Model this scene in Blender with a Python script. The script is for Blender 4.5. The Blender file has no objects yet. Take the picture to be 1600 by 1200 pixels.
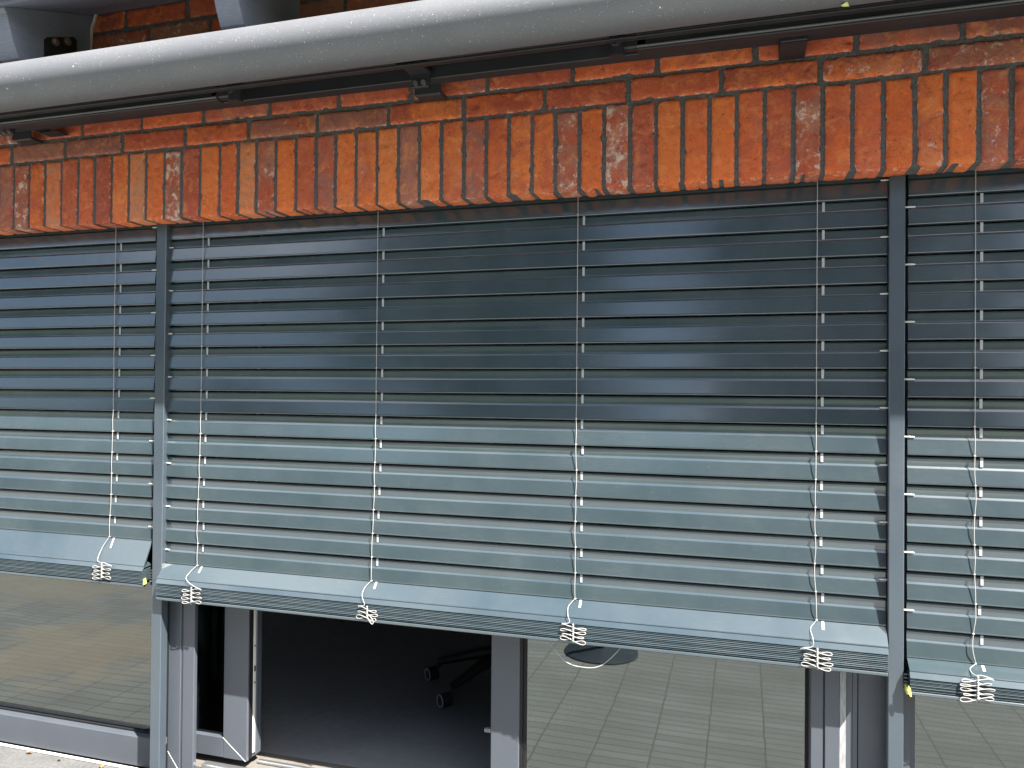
import bpy, math, random
from mathutils import Vector, Matrix, noise
PI = math.pi
random.seed(7)
S = bpy.context.scene
COL = S.collection

# ------------------------------------------------------------------ helpers
class MB:
    """collects geometry that becomes ONE mesh object"""
    def __init__(s): s.v = []; s.f = []; s.attr = {}
    def box(s, x0, x1, y0, y1, z0, z1, c=0.0):
        """axis box, edges along every side chamfered by c"""
        b = len(s.v)
        if c <= 0:
            s.v += [(x, y, z) for x in (x0, x1) for y in (y0, y1) for z in (z0, z1)]
            for q in ((0,1,3,2),(4,6,7,5),(0,4,5,1),(2,3,7,6),(0,2,6,4),(1,5,7,3)):
                s.f.append(tuple(b+i for i in q))
            return s
        xs, ys, zs = (x0, x1), (y0, y1), (z0, z1)
        idx = {}
        def vid(i, j, k, ax):
            key = (i, j, k, ax)
            if key not in idx:
                p = [xs[i], ys[j], zs[k]]
                sg = [1 if i == 0 else -1, 1 if j == 0 else -1, 1 if k == 0 else -1]
                for a in range(3):
                    if a != ax: p[a] += sg[a]*c
                idx[key] = len(s.v); s.v.append(tuple(p))
            return idx[key]
        # six faces
        for i in (0, 1):
            q = [vid(i,0,0,0), vid(i,0,1,0), vid(i,1,1,0), vid(i,1,0,0)]; s.f.append(tuple(q if i == 0 else q[::-1]))
            q = [vid(0,i,0,1), vid(1,i,0,1), vid(1,i,1,1), vid(0,i,1,1)]; s.f.append(tuple(q if i == 0 else q[::-1]))
            q = [vid(0,0,i,2), vid(0,1,i,2), vid(1,1,i,2), vid(1,0,i,2)]; s.f.append(tuple(q if i == 0 else q[::-1]))
        for a in (0, 1):
            for b2 in (0, 1):
                s.f.append((vid(a,b2,0,0), vid(a,b2,1,0), vid(a,b2,1,1), vid(a,b2,0,1)))
                s.f.append((vid(a,0,b2,0), vid(a,1,b2,0), vid(a,1,b2,2), vid(a,0,b2,2)))
                s.f.append((vid(0,a,b2,1), vid(1,a,b2,1), vid(1,a,b2,2), vid(0,a,b2,2)))
        for i in (0,1):
            for j in (0,1):
                for k in (0,1): s.f.append((vid(i,j,k,0), vid(i,j,k,1), vid(i,j,k,2)))
        return s
    def tube(s, pts, r, n=8, caps=True, squash=1.0):
        pts = [Vector(p) for p in pts]
        rr = r if isinstance(r, (list, tuple)) else [r]*len(pts)
        b = len(s.v); up = None
        for i, p in enumerate(pts):
            t = (pts[min(i+1, len(pts)-1)] - pts[max(i-1, 0)]).normalized()
            if up is None:
                up = Vector((0, 0, 1)) if abs(t.z) < .9 else Vector((0, 1, 0))
            u = (up - t*up.dot(t))
            if u.length < 1e-6: u = t.orthogonal()
            u.normalize(); w = t.cross(u); up = u
            for k in range(n):
                a = 2*PI*k/n
                s.v.append(tuple(p + (u*math.cos(a)+w*math.sin(a)*squash)*rr[i]))
        for i in range(len(pts)-1):
            for k in range(n):
                s.f.append((b+i*n+k, b+i*n+(k+1) % n, b+(i+1)*n+(k+1) % n, b+(i+1)*n+k))
        if caps:
            s.f.append(tuple(b+k for k in range(n))[::-1]); e = b+(len(pts)-1)*n
            s.f.append(tuple(e+k for k in range(n)))
        return s
    def extr(s, prof, xs, warp=None):
        """closed (y, z) profile extruded along x through the stations xs"""
        b = len(s.v); n = len(prof)
        for x in xs:
            for (y, z) in prof:
                s.v.append(warp(x, y, z) if warp else (x, y, z))
        for i in range(len(xs)-1):
            for k in range(n):
                s.f.append((b+i*n+k, b+i*n+(k+1) % n, b+(i+1)*n+(k+1) % n, b+(i+1)*n+k))
        s.f.append(tuple(b+k for k in range(n))[::-1]); e = b+(len(xs)-1)*n
        s.f.append(tuple(e+k for k in range(n)))
        return s
    def poly_x(s, prof, x0, x1): return s.extr(prof, [x0, x1])
    def prism_y(s, pts, y0, y1):
        """(x, z) outline given a thickness along y"""
        b = len(s.v); n = len(pts)
        s.v += [(x, y0, z) for x, z in pts] + [(x, y1, z) for x, z in pts]
        s.f.append(tuple(range(b, b+n))); s.f.append(tuple(range(b+n, b+2*n))[::-1])
        for k in range(n):
            j = (k+1) % n; s.f.append((b+k, b+n+k, b+n+j, b+j))
        return s
    def ball(s, c, r, n=8, m=6, sz=1.0):
        b = len(s.v)
        for i in range(m+1):
            ph = PI*i/m
            for k in range(n):
                a = 2*PI*k/n
                s.v.append((c[0]+r*math.sin(ph)*math.cos(a), c[1]+r*math.sin(ph)*math.sin(a), c[2]+r*sz*math.cos(ph)))
        for i in range(m):
            for k in range(n):
                s.f.append((b+i*n+k, b+(i+1)*n+k, b+(i+1)*n+(k+1) % n, b+i*n+(k+1) % n))
        return s
    def ring(s, c, axis, R, r, n=24, m=8):
        ax = Vector(axis).normalized(); u = ax.orthogonal().normalized(); w = ax.cross(u)
        pts = [Vector(c)+(u*math.cos(2*PI*k/n)+w*math.sin(2*PI*k/n))*R for k in range(n+1)]
        b = len(s.v)
        for k in range(n):
            d = (pts[k]-Vector(c)).normalized()
            for j in range(m):
                a = 2*PI*j/m; s.v.append(tuple(pts[k]+d*math.cos(a)*r+ax*math.sin(a)*r))
        for k in range(n):
            for j in range(m):
                s.f.append((b+k*m+j, b+k*m+(j+1) % m, b+((k+1) % n)*m+(j+1) % m, b+((k+1) % n)*m+j))
        return s
    def cyl(s, c, axis, r, h, n=20):
        ax = Vector(axis).normalized(); c = Vector(c)
        return s.tube([c-ax*h/2, c+ax*h/2], r, n)
    def build(s, name, mat, parent=None, smooth=None):
        me = bpy.data.meshes.new(name); me.from_pydata(s.v, [], s.f); me.validate(); me.update()
        import bmesh
        bm = bmesh.new(); bm.from_mesh(me); bmesh.ops.recalc_face_normals(bm, faces=bm.faces); bm.to_mesh(me); bm.free()
        for k, (typ, dat) in s.attr.items():
            a = me.attributes.new(k, typ, 'POINT')
            a.data.foreach_set('color' if typ == 'FLOAT_COLOR' else 'value', dat)
        o = bpy.data.objects.new(name, me); COL.objects.link(o)
        if smooth is not None:
            me.polygons.foreach_set('use_smooth', [True]*len(me.polygons))
            me.set_sharp_from_angle(angle=math.radians(smooth))
        if mat: me.materials.append(mat)
        if parent:
            o.parent = parent
            o.matrix_parent_inverse = Matrix.Translation(parent.location).inverted()
        return o

def empty(name, loc, label, cat, group=None):
    o = bpy.data.objects.new(name, None); COL.objects.link(o); o.location = loc
    o.empty_display_size = .05
    return tag(o, label, cat, group)
def tag(o, label, cat, group=None):
    o['label'] = label; o['category'] = cat
    if group: o['group'] = group
    return o
def struct(o, label=None):
    o['kind'] = 'structure'
    if label: o['label'] = label; 
    return o
def catmull(P, m=8):
    P = [Vector(p) for p in P]; out = []
    Q = [P[0]*2-P[1]] + P + [P[-1]*2-P[-2]]
    for i in range(1, len(Q)-2):
        for k in range(m):
            t = k/m; a, b, c, d = Q[i-1], Q[i], Q[i+1], Q[i+2]
            out.append(.5*((2*b)+(c-a)*t+(2*a-5*b+4*c-d)*t*t+(3*b-a-3*c+d)*t**3))
    out.append(P[-1]); return out

# ------------------------------------------------------------------ materials
def mat(name, col, rough=.5, spec=.5, metal=0.0, coat=0.0, coat_r=.1):
    m = bpy.data.materials.new(name); m.use_nodes = True
    b = m.node_tree.nodes['Principled BSDF']
    b.inputs['Base Color'].default_value = (*col, 1); b.inputs['Roughness'].default_value = rough
    b.inputs['Specular IOR Level'].default_value = spec; b.inputs['Metallic'].default_value = metal
    b.inputs['Coat Weight'].default_value = coat; b.inputs['Coat Roughness'].default_value = coat_r
    return m
class N:
    def __init__(s, m): s.t = m.node_tree; s.b = s.t.nodes['Principled BSDF']
    def n(s, typ, **kw):
        nd = s.t.nodes.new(typ)
        for k, v in kw.items():
            if k.startswith('i_'): nd.inputs[int(k[2:]) if k[2:].isdigit() else k[2:].replace('_', ' ')].default_value = v
            else: setattr(nd, k, v)
        return nd
    def l(s, a, b): s.t.links.new(a, b)
    def coord(s, scale=(1, 1, 1)):
        tc = s.n('ShaderNodeTexCoord'); mp = s.n('ShaderNodeMapping'); mp.inputs['Scale'].default_value = scale
        s.l(tc.outputs['Object'], mp.inputs[0]); return mp.outputs[0]
    def noise(s, vec, scale, detail=4, rough=.55, dist=0):
        nd = s.n('ShaderNodeTexNoise'); nd.inputs['Scale'].default_value = scale; nd.inputs['Detail'].default_value = detail
        nd.inputs['Roughness'].default_value = rough; nd.inputs['Distortion'].default_value = dist
        s.l(vec, nd.inputs['Vector']); return nd.outputs['Fac']
    def ramp(s, fac, stops):
        r = s.n('ShaderNodeValToRGB'); e = r.color_ramp.elements
        while len(e) < len(stops): e.new(.5)
        for i, (p, c) in enumerate(stops):
            e[i].position = p; e[i].color = (*c, 1) if len(c) == 3 else c
        s.l(fac, r.inputs[0]); return r.outputs[0]
    def rng(s, fac, a, b, c, d):
        r = s.n('ShaderNodeMapRange'); r.inputs[1].default_value = a; r.inputs[2].default_value = b
        r.inputs[3].default_value = c; r.inputs[4].default_value = d; s.l(fac, r.inputs[0]); return r.outputs[0]
    def mix(s, fac, a, b, blend='MIX'):
        m = s.n('ShaderNodeMix', data_type='RGBA', blend_type=blend)
        for k, v in ((0, fac), (6, a), (7, b)):
            if hasattr(v, 'is_linked') or hasattr(v, 'links'): s.l(v, m.inputs[k])
            else: m.inputs[k].default_value = v if k == 0 else (*v, 1)
        return m.outputs[2]
    def math(s, op, a, b=None):
        m = s.n('ShaderNodeMath', operation=op)
        for k, v in ((0, a), (1, b)):
            if v is None: continue
            if hasattr(v, 'links'): s.l(v, m.inputs[k])
            else: m.inputs[k].default_value = v
        return m.outputs[0]
    def bump(s, h, strength=.3, dist=.002):
        b = s.n('ShaderNodeBump'); b.inputs['Strength'].default_value = strength; b.inputs['Distance'].default_value = dist
        s.l(h, b.inputs['Height']); s.l(b.outputs[0], s.b.inputs['Normal']); return b

def painted(name, col, rough=.32, spec=.5, dust=.25, ior=1.5, coat=0):
    """powder-coated metal: faint dust film, blotchy gloss, tiny specks"""
    m = mat(name, col, rough, spec, coat=coat); q = N(m); q.b.inputs['IOR'].default_value = ior
    c = q.coord(); cs = q.coord((3, 30, 30))
    d1 = q.noise(c, 6, 5, .6); d2 = q.noise(cs, 12, 6, .7)
    f = q.math('MULTIPLY', q.rng(d1, .35, .75, .0, 1.), q.rng(d2, .35, .8, .2, 1.))
    f = q.math('MULTIPLY', f, dust)
    base = q.mix(f, col, tuple(min(1, .5*a+.10) for a in col))
    vo = q.n('ShaderNodeTexVoronoi'); vo.inputs['Scale'].default_value = 38; q.l(c, vo.inputs['Vector'])
    sp = q.math('LESS_THAN', vo.outputs['Distance'], .028)
    base = q.mix(q.math('MULTIPLY', sp, .35), base, (.45, .45, .42))
    q.l(base, q.b.inputs['Base Color'])
    q.l(q.rng(d1, .3, .75, rough*.8, rough*1.3), q.b.inputs['Roughness'])
    return m

M_slat = painted('blind_paint', (.030, .0455, .0525), .165, .5, .30, 1.85)
M_frame = painted('frame_paint', (.053, .061, .074), .40, .45, .2)
M_rail = painted('rail_paint', (.039, .052, .065), .34, .5, .2, 1.6)
M_dark = painted('dark_paint', (.013, .0138, .016), .45, .4, .12)
M_rib = mat('rib_catchlight', (.075, .075, .078), .38, .5)  # lighter than the arms: the light caught by the ribs is put into the colour
M_black = mat('black_gasket', (.008, .008, .009), .6, .3)
M_white = mat('white_cord', (.30, .29, .275), .6, .3)
M_tape = mat('grey_tape', (.30, .30, .30), .7, .3)
M_pin = mat('pin_plastic', (.5, .49, .44), .45, .4)
M_yellow = mat('yellow_tape', (.62, .58, .14), .6, .3)
M_steel = mat('steel', (.55, .55, .53), .3, .5, 1.0)
M_white_strip = mat('lock_strip', (.62, .61, .56), .35, .5)
M_alu = mat('alu_profile', (.42, .42, .42), .35, .5, .9)
M_plastic = mat('black_plastic', (.018, .018, .02), .45, .4)
M_ringgrey = mat('wheel_grey', (.42, .42, .42), .5, .4)

# brushed seal strip
M_seal = mat('seal_strip', (.40, .40, .39), .6, .3); q = N(M_seal)
q.l(q.ramp(q.noise(q.coord((400, 1, 30)), 1, 5), [(.3, (.17, .17, .17)), (.7, (.34, .34, .335))]), q.b.inputs['Base Color'])

# awning front profile: metallic grey, sun glitter painted in as white specks
M_awn = mat('awning_paint', (.16, .165, .175), .42, .5, .35); q = N(M_awn); c = q.coord()
vo = q.n('ShaderNodeTexVoronoi'); vo.inputs['Scale'].default_value = 260; q.l(c, vo.inputs['Vector'])
fl = q.math('MULTIPLY', q.math('LESS_THAN', vo.outputs['Distance'], .17), q.math('GREATER_THAN', q.noise(c, 190, 1), .64))
vo2 = q.n('ShaderNodeTexVoronoi'); vo2.inputs['Scale'].default_value = 17; q.l(c, vo2.inputs['Vector'])
dirt = q.math('LESS_THAN', vo2.outputs['Distance'], .035)
base = q.mix(q.rng(q.noise(c, 420, 3), .3, .7, 0, 1), (.110, .114, .123), (.146, .150, .160))
base = q.mix(q.math('MULTIPLY', fl, .9), base, (.85, .85, .85))
base = q.mix(q.math('MULTIPLY', dirt, .8), base, (.65, .63, .58))
q.l(base, q.b.inputs['Base Color']); q.l(q.rng(q.noise(c, 5, 4), .3, .7, .52, .68), q.b.inputs['Roughness'])
q.bump(q.noise(c, 700, 3), .25, .0005)

# brick: per-brick colour attributes plus fine variation
M_brick = mat('brick', (.4, .12, .05), .78, .25); q = N(M_brick)
at = q.n('ShaderNodeAttribute', attribute_name='bcol').outputs['Color']
at2 = q.n('ShaderNodeAttribute', attribute_name='bcol2').outputs['Color']
eff = q.n('ShaderNodeAttribute', attribute_name='eff').outputs['Fac']
edg = q.n('ShaderNodeAttribute', attribute_name='edge').outputs['Fac']
sd = q.n('ShaderNodeAttribute', attribute_name='seed').outputs['Fac']
tc = q.n('ShaderNodeTexCoord'); va = q.n('ShaderNodeVectorMath', operation='ADD')
cx = q.n('ShaderNodeCombineXYZ'); q.l(sd, cx.inputs[0]); q.l(sd, cx.inputs[1])
q.l(tc.outputs['Object'], va.inputs[0]); q.l(cx.outputs[0], va.inputs[1]); c = va.outputs[0]
n1 = q.noise(c, 14, 6, .62, .6); n2 = q.noise(c, 55, 6, .7); n3 = q.noise(c, 330, 6, .8); n4 = q.noise(c, 26, 10, .78, .2)
base = q.mix(q.rng(n1, .42, .60, 0, 1), at, at2)
base = q.mix(q.rng(n2, .38, .72, .0, .6), base, q.mix(.45, at, (.16, .04, .022)))
base = q.mix(q.rng(q.noise(c, 31, 5, .65, .8), .52, .70, 0, .55), base, (.70, .24, .07))
base = q.mix(q.math('MULTIPLY', q.rng(n3, .52, .68, 0, 1), .26), base, (.12, .04, .022))
base = q.mix(q.math('MULTIPLY', q.rng(q.noise(c, 520, 4, .8), .60, .70, 0, 1), .35), base, (.62, .34, .20))
veil = q.rng(q.noise(c, 9, 8, .7, .4), .50, .68, 0, .3)
base = q.mix(q.math('MULTIPLY', veil, q.math('ADD', eff, .12)), base, (.42, .27, .20))
wv = q.noise(c, 17, 2, .5, 2.5)          # kiln streaks
base = q.mix(q.math('MULTIPLY', q.math('LESS_THAN', q.math('ABSOLUTE', q.math('SUBTRACT', wv, .5)), .007), .45), base, (.10, .03, .02))
thr = q.math('SUBTRACT', .80, q.math('MULTIPLY', eff, .36))
w = q.rng(q.math('SUBTRACT', q.math('ADD', q.math('MULTIPLY', n4, .72), q.math('MULTIPLY', n2, .28)), thr), 0, .06, 0, .8)
base = q.mix(w, base, (.60, .47, .38))
ew = q.math('MULTIPLY', q.rng(edg, .25, 1, 0, 1), q.rng(q.noise(c, 70, 4, .7), .52, .64, 0, .75))
base = q.mix(ew, base, (.62, .46, .34))
vo = q.n('ShaderNodeTexVoronoi'); vo.inputs['Scale'].default_value = 62; q.l(c, vo.inputs['Vector'])
pit = q.math('MULTIPLY', q.math('LESS_THAN', vo.outputs['Distance'], .12), q.math('GREATER_THAN', n1, .55))
base = q.mix(q.math('MULTIPLY', pit, .75), base, (.04, .02, .015))
q.l(base, q.b.inputs['Base Color'])
h = q.math('ADD', q.math('MULTIPLY', n2, .6), q.math('ADD', q.math('MULTIPLY', n3, .35), q.math('MULTIPLY', n1, 1.)))
h = q.math('SUBTRACT', h, q.math('MULTIPLY', pit, .5))
q.bump(h, 1.0, .006)
q.l(q.rng(n2, .3, .7, .62, .88), q.b.inputs['Roughness'])

M_mortar = mat('mortar', (.085, .082, .082), .95, .1); q = N(M_mortar); c = q.coord()
q.l(q.ramp(q.noise(c, 160, 5, .7), [(.3, (.058, .054, .053)), (.5, (.10, .095, .092)), (.75, (.16, .15, .145))]), q.b.inputs['Base Color'])
q.bump(q.noise(c, 240, 6, .75), .8, .004)

# eave paint, brushed on wood
M_eave = mat('eave_paint', (.17, .185, .23), .55, .35); q = N(M_eave); c = q.coord((8, 3, 60))
nn = q.noise(c, 5, 5, .6)
q.l(q.ramp(nn, [(.25, (.145, .155, .195)), (.75, (.20, .215, .26))]), q.b.inputs['Base Color']); q.bump(nn, .3, .003)
M_cable = mat('cable', (.40, .36, .30), .6)

# stone sill, inner threshold
def stone(name, a, b, sc=90):
    m = mat(name, a, .75, .3); q = N(m); c = q.coord()
    f = q.math('ADD', q.math('MULTIPLY', q.noise(c, sc, 6, .7), .6), q.math('MULTIPLY', q.noise(c, sc*.09, 4), .4))
    q.l(q.ramp(f, [(.35, a), (.65, b)]), q.b.inputs['Base Color']); q.bump(q.noise(c, sc*2, 4), .3, .002); return m
M_sill = stone('sill_stone', (.05, .05, .05), (.112, .112, .109))
M_thresh = stone('threshold_stone', (.095, .086, .075), (.145, .132, .117), 40)

# clinker pavers: stretchers laid in rows along the wall
M_pave = mat('clinker', (.3, .3, .3), .8, .3); q = N(M_pave)
tc = q.n('ShaderNodeTexCoord'); mp = q.n('ShaderNodeMapping'); mp.inputs['Location'].default_value = (.145, .02, 0)
q.l(tc.outputs['Object'], mp.inputs[0])
wob = q.n('ShaderNodeVectorMath', operation='ADD'); nz = q.n('ShaderNodeTexNoise'); nz.inputs['Scale'].default_value = 9
q.l(mp.outputs[0], nz.inputs['Vector'])
sc = q.n('ShaderNodeVectorMath', operation='SCALE'); sc.inputs['Scale'].default_value = .012
q.l(nz.outputs['Color'], sc.inputs[0]); q.l(mp.outputs[0], wob.inputs[0]); q.l(sc.outputs[0], wob.inputs[1])
br = q.n('ShaderNodeTexBrick', offset=0.0, squash=1.0)
for k, v in (('Scale', 1.), ('Brick Width', .25), ('Row Height', .0625), ('Mortar Size', .0034), ('Mortar Smooth', .1), ('Bias', 0)): br.inputs[k].default_value = v
br.inputs['Color1'].default_value = (.225, .232, .229, 1); br.inputs['Color2'].default_value = (.19, .197, .194, 1); br.inputs['Mortar'].default_value = (.105, .105, .103, 1)
q.l(wob.outputs[0], br.inputs['Vector'])
big = q.noise(q.coord(), 1.7, 4)
pc = q.mix(q.rng(big, .35, .7, 0, .45), br.outputs['Color'], (.13, .128, .118))
def mirror_tint(x, y, rx, ry, col, amt):     # tan tint painted into the clinker to give the left pane its warm reflection
    global pc
    m2 = q.n('ShaderNodeMapping'); m2.inputs['Location'].default_value = (-x/rx, -y/ry, 0); m2.inputs['Scale'].default_value = (1/rx, 1/ry, 0)
    q.l(tc.outputs['Object'], m2.inputs[0]); ln = q.n('ShaderNodeVectorMath', operation='LENGTH'); q.l(m2.outputs[0], ln.inputs[0])
    g = q.math('ADD', ln.outputs['Value'], q.rng(q.noise(q.coord(), 3.5, 5), .3, .7, -.45, .45))
    pc = q.mix(q.rng(g, .55, 1.05, amt, 0), pc, col)
mirror_tint(-4.0, -1.35, .75, .7, (.30, .25, .18), .5)
mirror_tint(-5.6, -2.6, 1.2, .6, (.27, .235, .18), .45)
mirror_tint(-4.7, -.5, .35, .35, (.25, .23, .19), .35)
q.l(pc, q.b.inputs['Base Color'])

M_floor = mat('dark_floor', (.028, .030, .033), .45, .4); q = N(M_floor); c = q.coord()
br = q.n('ShaderNodeTexBrick', offset=.5)
for k, v in (('Scale', 1.), ('Brick Width', 1.3), ('Row Height', .42), ('Mortar Size', .002)): br.inputs[k].default_value = v
br.inputs['Color1'].default_value = (.20, .205, .21, 1); br.inputs['Color2'].default_value = (.185, .19, .196, 1); br.inputs['Mortar'].default_value = (.24, .24, .24, 1)
q.l(c, br.inputs['Vector']); q.l(q.mix(q.rng(q.noise(c, 3, 6, .65), .4, .7, 0, .35), br.outputs['Color'], (.28, .28, .28)), q.b.inputs['Base Color'])
q.l(q.rng(q.noise(c, 30, 5), .3, .7, .35, .6), q.b.inputs['Roughness'])
M_room = mat('room_wall', (.55, .55, .55), .9, .2)

# coated glass: partly mirror, partly clear
def glass(name, refl, tint):
    m = bpy.data.materials.new(name); m.use_nodes = True; t = m.node_tree; t.nodes.clear()
    o = t.nodes.new('ShaderNodeOutputMaterial'); mx = t.nodes.new('ShaderNodeMixShader')
    tr = t.nodes.new('ShaderNodeBsdfTransparent'); gl = t.nodes.new('ShaderNodeBsdfGlossy')
    tr.inputs[0].default_value = (*tint, 1); gl.inputs['Roughness'].default_value = .018
    gl.inputs[0].default_value = (.86, .93, .90, 1)
    fr = t.nodes.new('ShaderNodeFresnel'); fr.inputs[0].default_value = 1.5
    ad = t.nodes.new('ShaderNodeMath'); ad.operation = 'ADD'; ad.inputs[1].default_value = refl; ad.use_clamp = True
    tcn = t.nodes.new('ShaderNodeTexCoord'); nz = t.nodes.new('ShaderNodeTexNoise'); nz.inputs['Scale'].default_value = 1.6; nz.inputs['Detail'].default_value = 1
    bp = t.nodes.new('ShaderNodeBump'); bp.inputs['Strength'].default_value = .2; bp.inputs['Distance'].default_value = .012
    t.links.new(tcn.outputs['Object'], nz.inputs['Vector']); t.links.new(nz.outputs['Fac'], bp.inputs['Height']); t.links.new(bp.outputs[0], gl.inputs['Normal'])
    t.links.new(fr.outputs[0], ad.inputs[0]); t.links.new(ad.outputs[0], mx.inputs[0])
    t.links.new(tr.outputs[0], mx.inputs[1]); t.links.new(gl.outputs[0], mx.inputs[2]); t.links.new(mx.outputs[0], o.inputs[0])
    return m
M_glass = glass('coated_glass', .095, (.25, .28, .27))
M_glass2 = glass('leaf_glass', .035, (.5, .55, .53))

# ------------------------------------------------------------------ brick wall
wall = empty('brick_wall', (-.9, 0, 0), 'red and orange brick wall with upright soldier bricks above the blinds', 'wall')
ORANGE = [(.68, .165, .036), (.63, .135, .032), (.68, .195, .055), (.60, .115, .030)]
RED = [(.40, .078, .036), (.46, .092, .038), (.33, .066, .038), (.50, .104, .042)]
BROWN = [(.30, .115, .080), (.33, .125, .085), (.27, .10, .074)]
def jitter(c, a=.08): 
    k = 1+random.uniform(-a, a); return tuple(max(0, v*k) for v in c)
def brick_patch(b, x0, x1, z0, z1, depth, seed, c1, c2, eff, skirt=.02):
    """one hand-made brick: pillowed front with worn arrises, sides running back to depth"""
    W, H = x1-x0, z1-z0
    nx = max(6, int(W/.0052)); nz = max(6, int(H/.0052))
    rc = [random.choice((.002, .003, .004, .006)) for _ in range(4)]
    if random.random() < .3: rc[random.randrange(4)] = random.uniform(.008, .015)
    rot = random.uniform(-.006, .006); yj = random.uniform(-.0012, .0012)
    def outline(u, v):
        x = x0+W*u; z = z0+H*v
        # corner rounding
        for ci, (cu, cv) in enumerate(((0, 0), (1, 0), (1, 1), (0, 1))):
            r = rc[ci]; px = x0+W*cu; pz = z0+H*cv
            dx = abs(x-px); dz = abs(z-pz)
            if dx < r and dz < r:
                ex, ez = r-dx, r-dz; m = max(ex, ez); L = math.hypot(ex, ez)
                if L > 1e-9:
                    k = m/L
                    x += (1-k)*ex*(1 if cu == 0 else -1); z += (1-k)*ez*(1 if cv == 0 else -1)
        eu = max(0, 1-min(u, 1-u)*W/.012); ev = max(0, 1-min(v, 1-v)*H/.012)
        def nn(k, f): return noise.noise(Vector((x*f+seed*3.1, z*f, k*7.3+seed)))
        a = nn(1, 75)*.0013+nn(2, 240)*.0008+max(0, nn(5, 50)-.28)*.012
        c = nn(3, 75)*.0013+nn(4, 240)*.0008+max(0, nn(6, 50)-.28)*.012
        x += (abs(a) if False else a)*eu*(1 if u < .5 else -1)
        z += c*ev*(1 if v < .5 else -1)
        x, z = x+(z-(z0+z1)/2)*rot, z-(x-(x0+x1)/2)*rot*.5
        return x, z
    base = len(b.v)
    us = [0, 0]+[i/nx for i in range(1, nx)]+[1, 1]; vs = [0, 0]+[j/nz for j in range(1, nz)]+[1, 1]
    for j, v in enumerate(vs):
        for i, u in enumerate(us):
            x, z = outline(u, v)
            d = min(min(u, 1-u)*W, min(v, 1-v)*H)
            y = yj+.0034*math.exp(-d/.0026)-.0012*(1-math.exp(-d/.012))
            y += noise.noise(Vector((x*28+seed, z*28, seed*1.7)))*.0013+noise.noise(Vector((x*130, z*130, seed)))*.0005
            y += max(0, noise.noise(Vector((x*60, z*60, seed*2.3)))-.42)*.012
            e = max(0, 1-d/.006)
            if i in (0, len(us)-1) or j in (0, len(vs)-1):
                y = depth if j == 0 else skirt; e = 1 if j else .3
            b.v.append((x, y, z)); b.col += [*c1, 1]; b.col2 += [*c2, 1]; b.eff.append(eff); b.edge.append(e); b.seed.append(seed*.37)
    w = len(us)
    for j in range(len(vs)-1):
        for i in range(w-1):
            b.f.append((base+j*w+i, base+j*w+i+1, base+(j+1)*w+i+1, base+(j+1)*w+i))
    return b
bk = MB(); bk.col = []; bk.col2 = []; bk.eff = []; bk.edge = []; bk.seed = []
sj = [-2.431, -2.363, -2.294, -2.223, -2.152, -2.082, -2.012, -1.942, -1.873, -1.801, -1.734, -1.663, -1.588, -1.522, -1.455, -1.384,
      -1.315, -1.245, -1.178, -1.11, -1.041, -.973, -.905, -.837, -.768, -.701, -.635, -.567, -.5, -.433, -.366, -.296, -.227, -.159,
      -.09, -.023, .045, .115, .183, .252, .32, .391, .457, .527, .594]
while sj[0] > -4.7: sj.insert(0, sj[0]-.0685)
while sj[-1] < 2.6: sj.append(sj[-1]+.0685)
# colour of the soldier bricks read off the photograph, from joint -2.431 rightwards
kinds = 'xoprrropowroopxorhoeoHoehoeexowroooarxoaoeoxrw'
k0 = sj.index(-2.431)
for i in range(len(sj)-1):
    k = kinds[(i-k0) % len(kinds)] if i >= k0 else random.choice('oorrh')
    if k == 'o': c1, c2, e = jitter(random.choice(ORANGE)), jitter(random.choice(ORANGE+RED[:1])), random.uniform(0, .38)
    elif k == 'r': c1, c2, e = jitter(random.choice(RED)), jitter(random.choice(RED+ORANGE[:1])), random.uniform(.1, .48)
    elif k == 'h': c1, c2, e = jitter(random.choice(BROWN)), jitter(random.choice(RED)), random.uniform(.3, .62)
    elif k == 'p': c1, c2, e = (.50, .19, .095), jitter(random.choice(ORANGE)), random.uniform(.4, .6)
    elif k == 'x': c1, c2, e = jitter(RED[0]), jitter(BROWN[0]), random.uniform(.62, .78)
    elif k == 'a': c1, c2, e = jitter(RED[3]), jitter(ORANGE[3]), .3
    elif k == 'H': c1, c2, e = jitter(BROWN[1]), jitter(BROWN[2]), .5
    elif k == 'e': c1, c2, e = jitter(ORANGE[0]), jitter(RED[1]), random.uniform(.55, .68)
    else: c1, c2, e = jitter(RED[0]), jitter(BROWN[0]), .82
    g = random.uniform(.0046, .0068)
    brick_patch(bk, sj[i]+g, sj[i+1]-random.uniform(.0046, .0068), 2.168+random.uniform(-.001, .001), 2.391+random.uniform(-.004, .003), .072, i+11.3, c1, c2, e)
row_j = {0: [-2.445, -2.209, -1.97, -1.722, -1.485, -1.241, -1.006, -.77, -.533, -.301, -.062, .177, .413],
         1: [-2.381, -2.136, -1.894, -1.653, -1.408, -1.171, -.933, -.7, -.453, -.225, .022, .258, .492],
         2: [-2.41, -2.17, -1.93, -1.69, -1.446, -1.215, -.984, -.751, -.511, -.27, -.03, .21, .45]}
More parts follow.
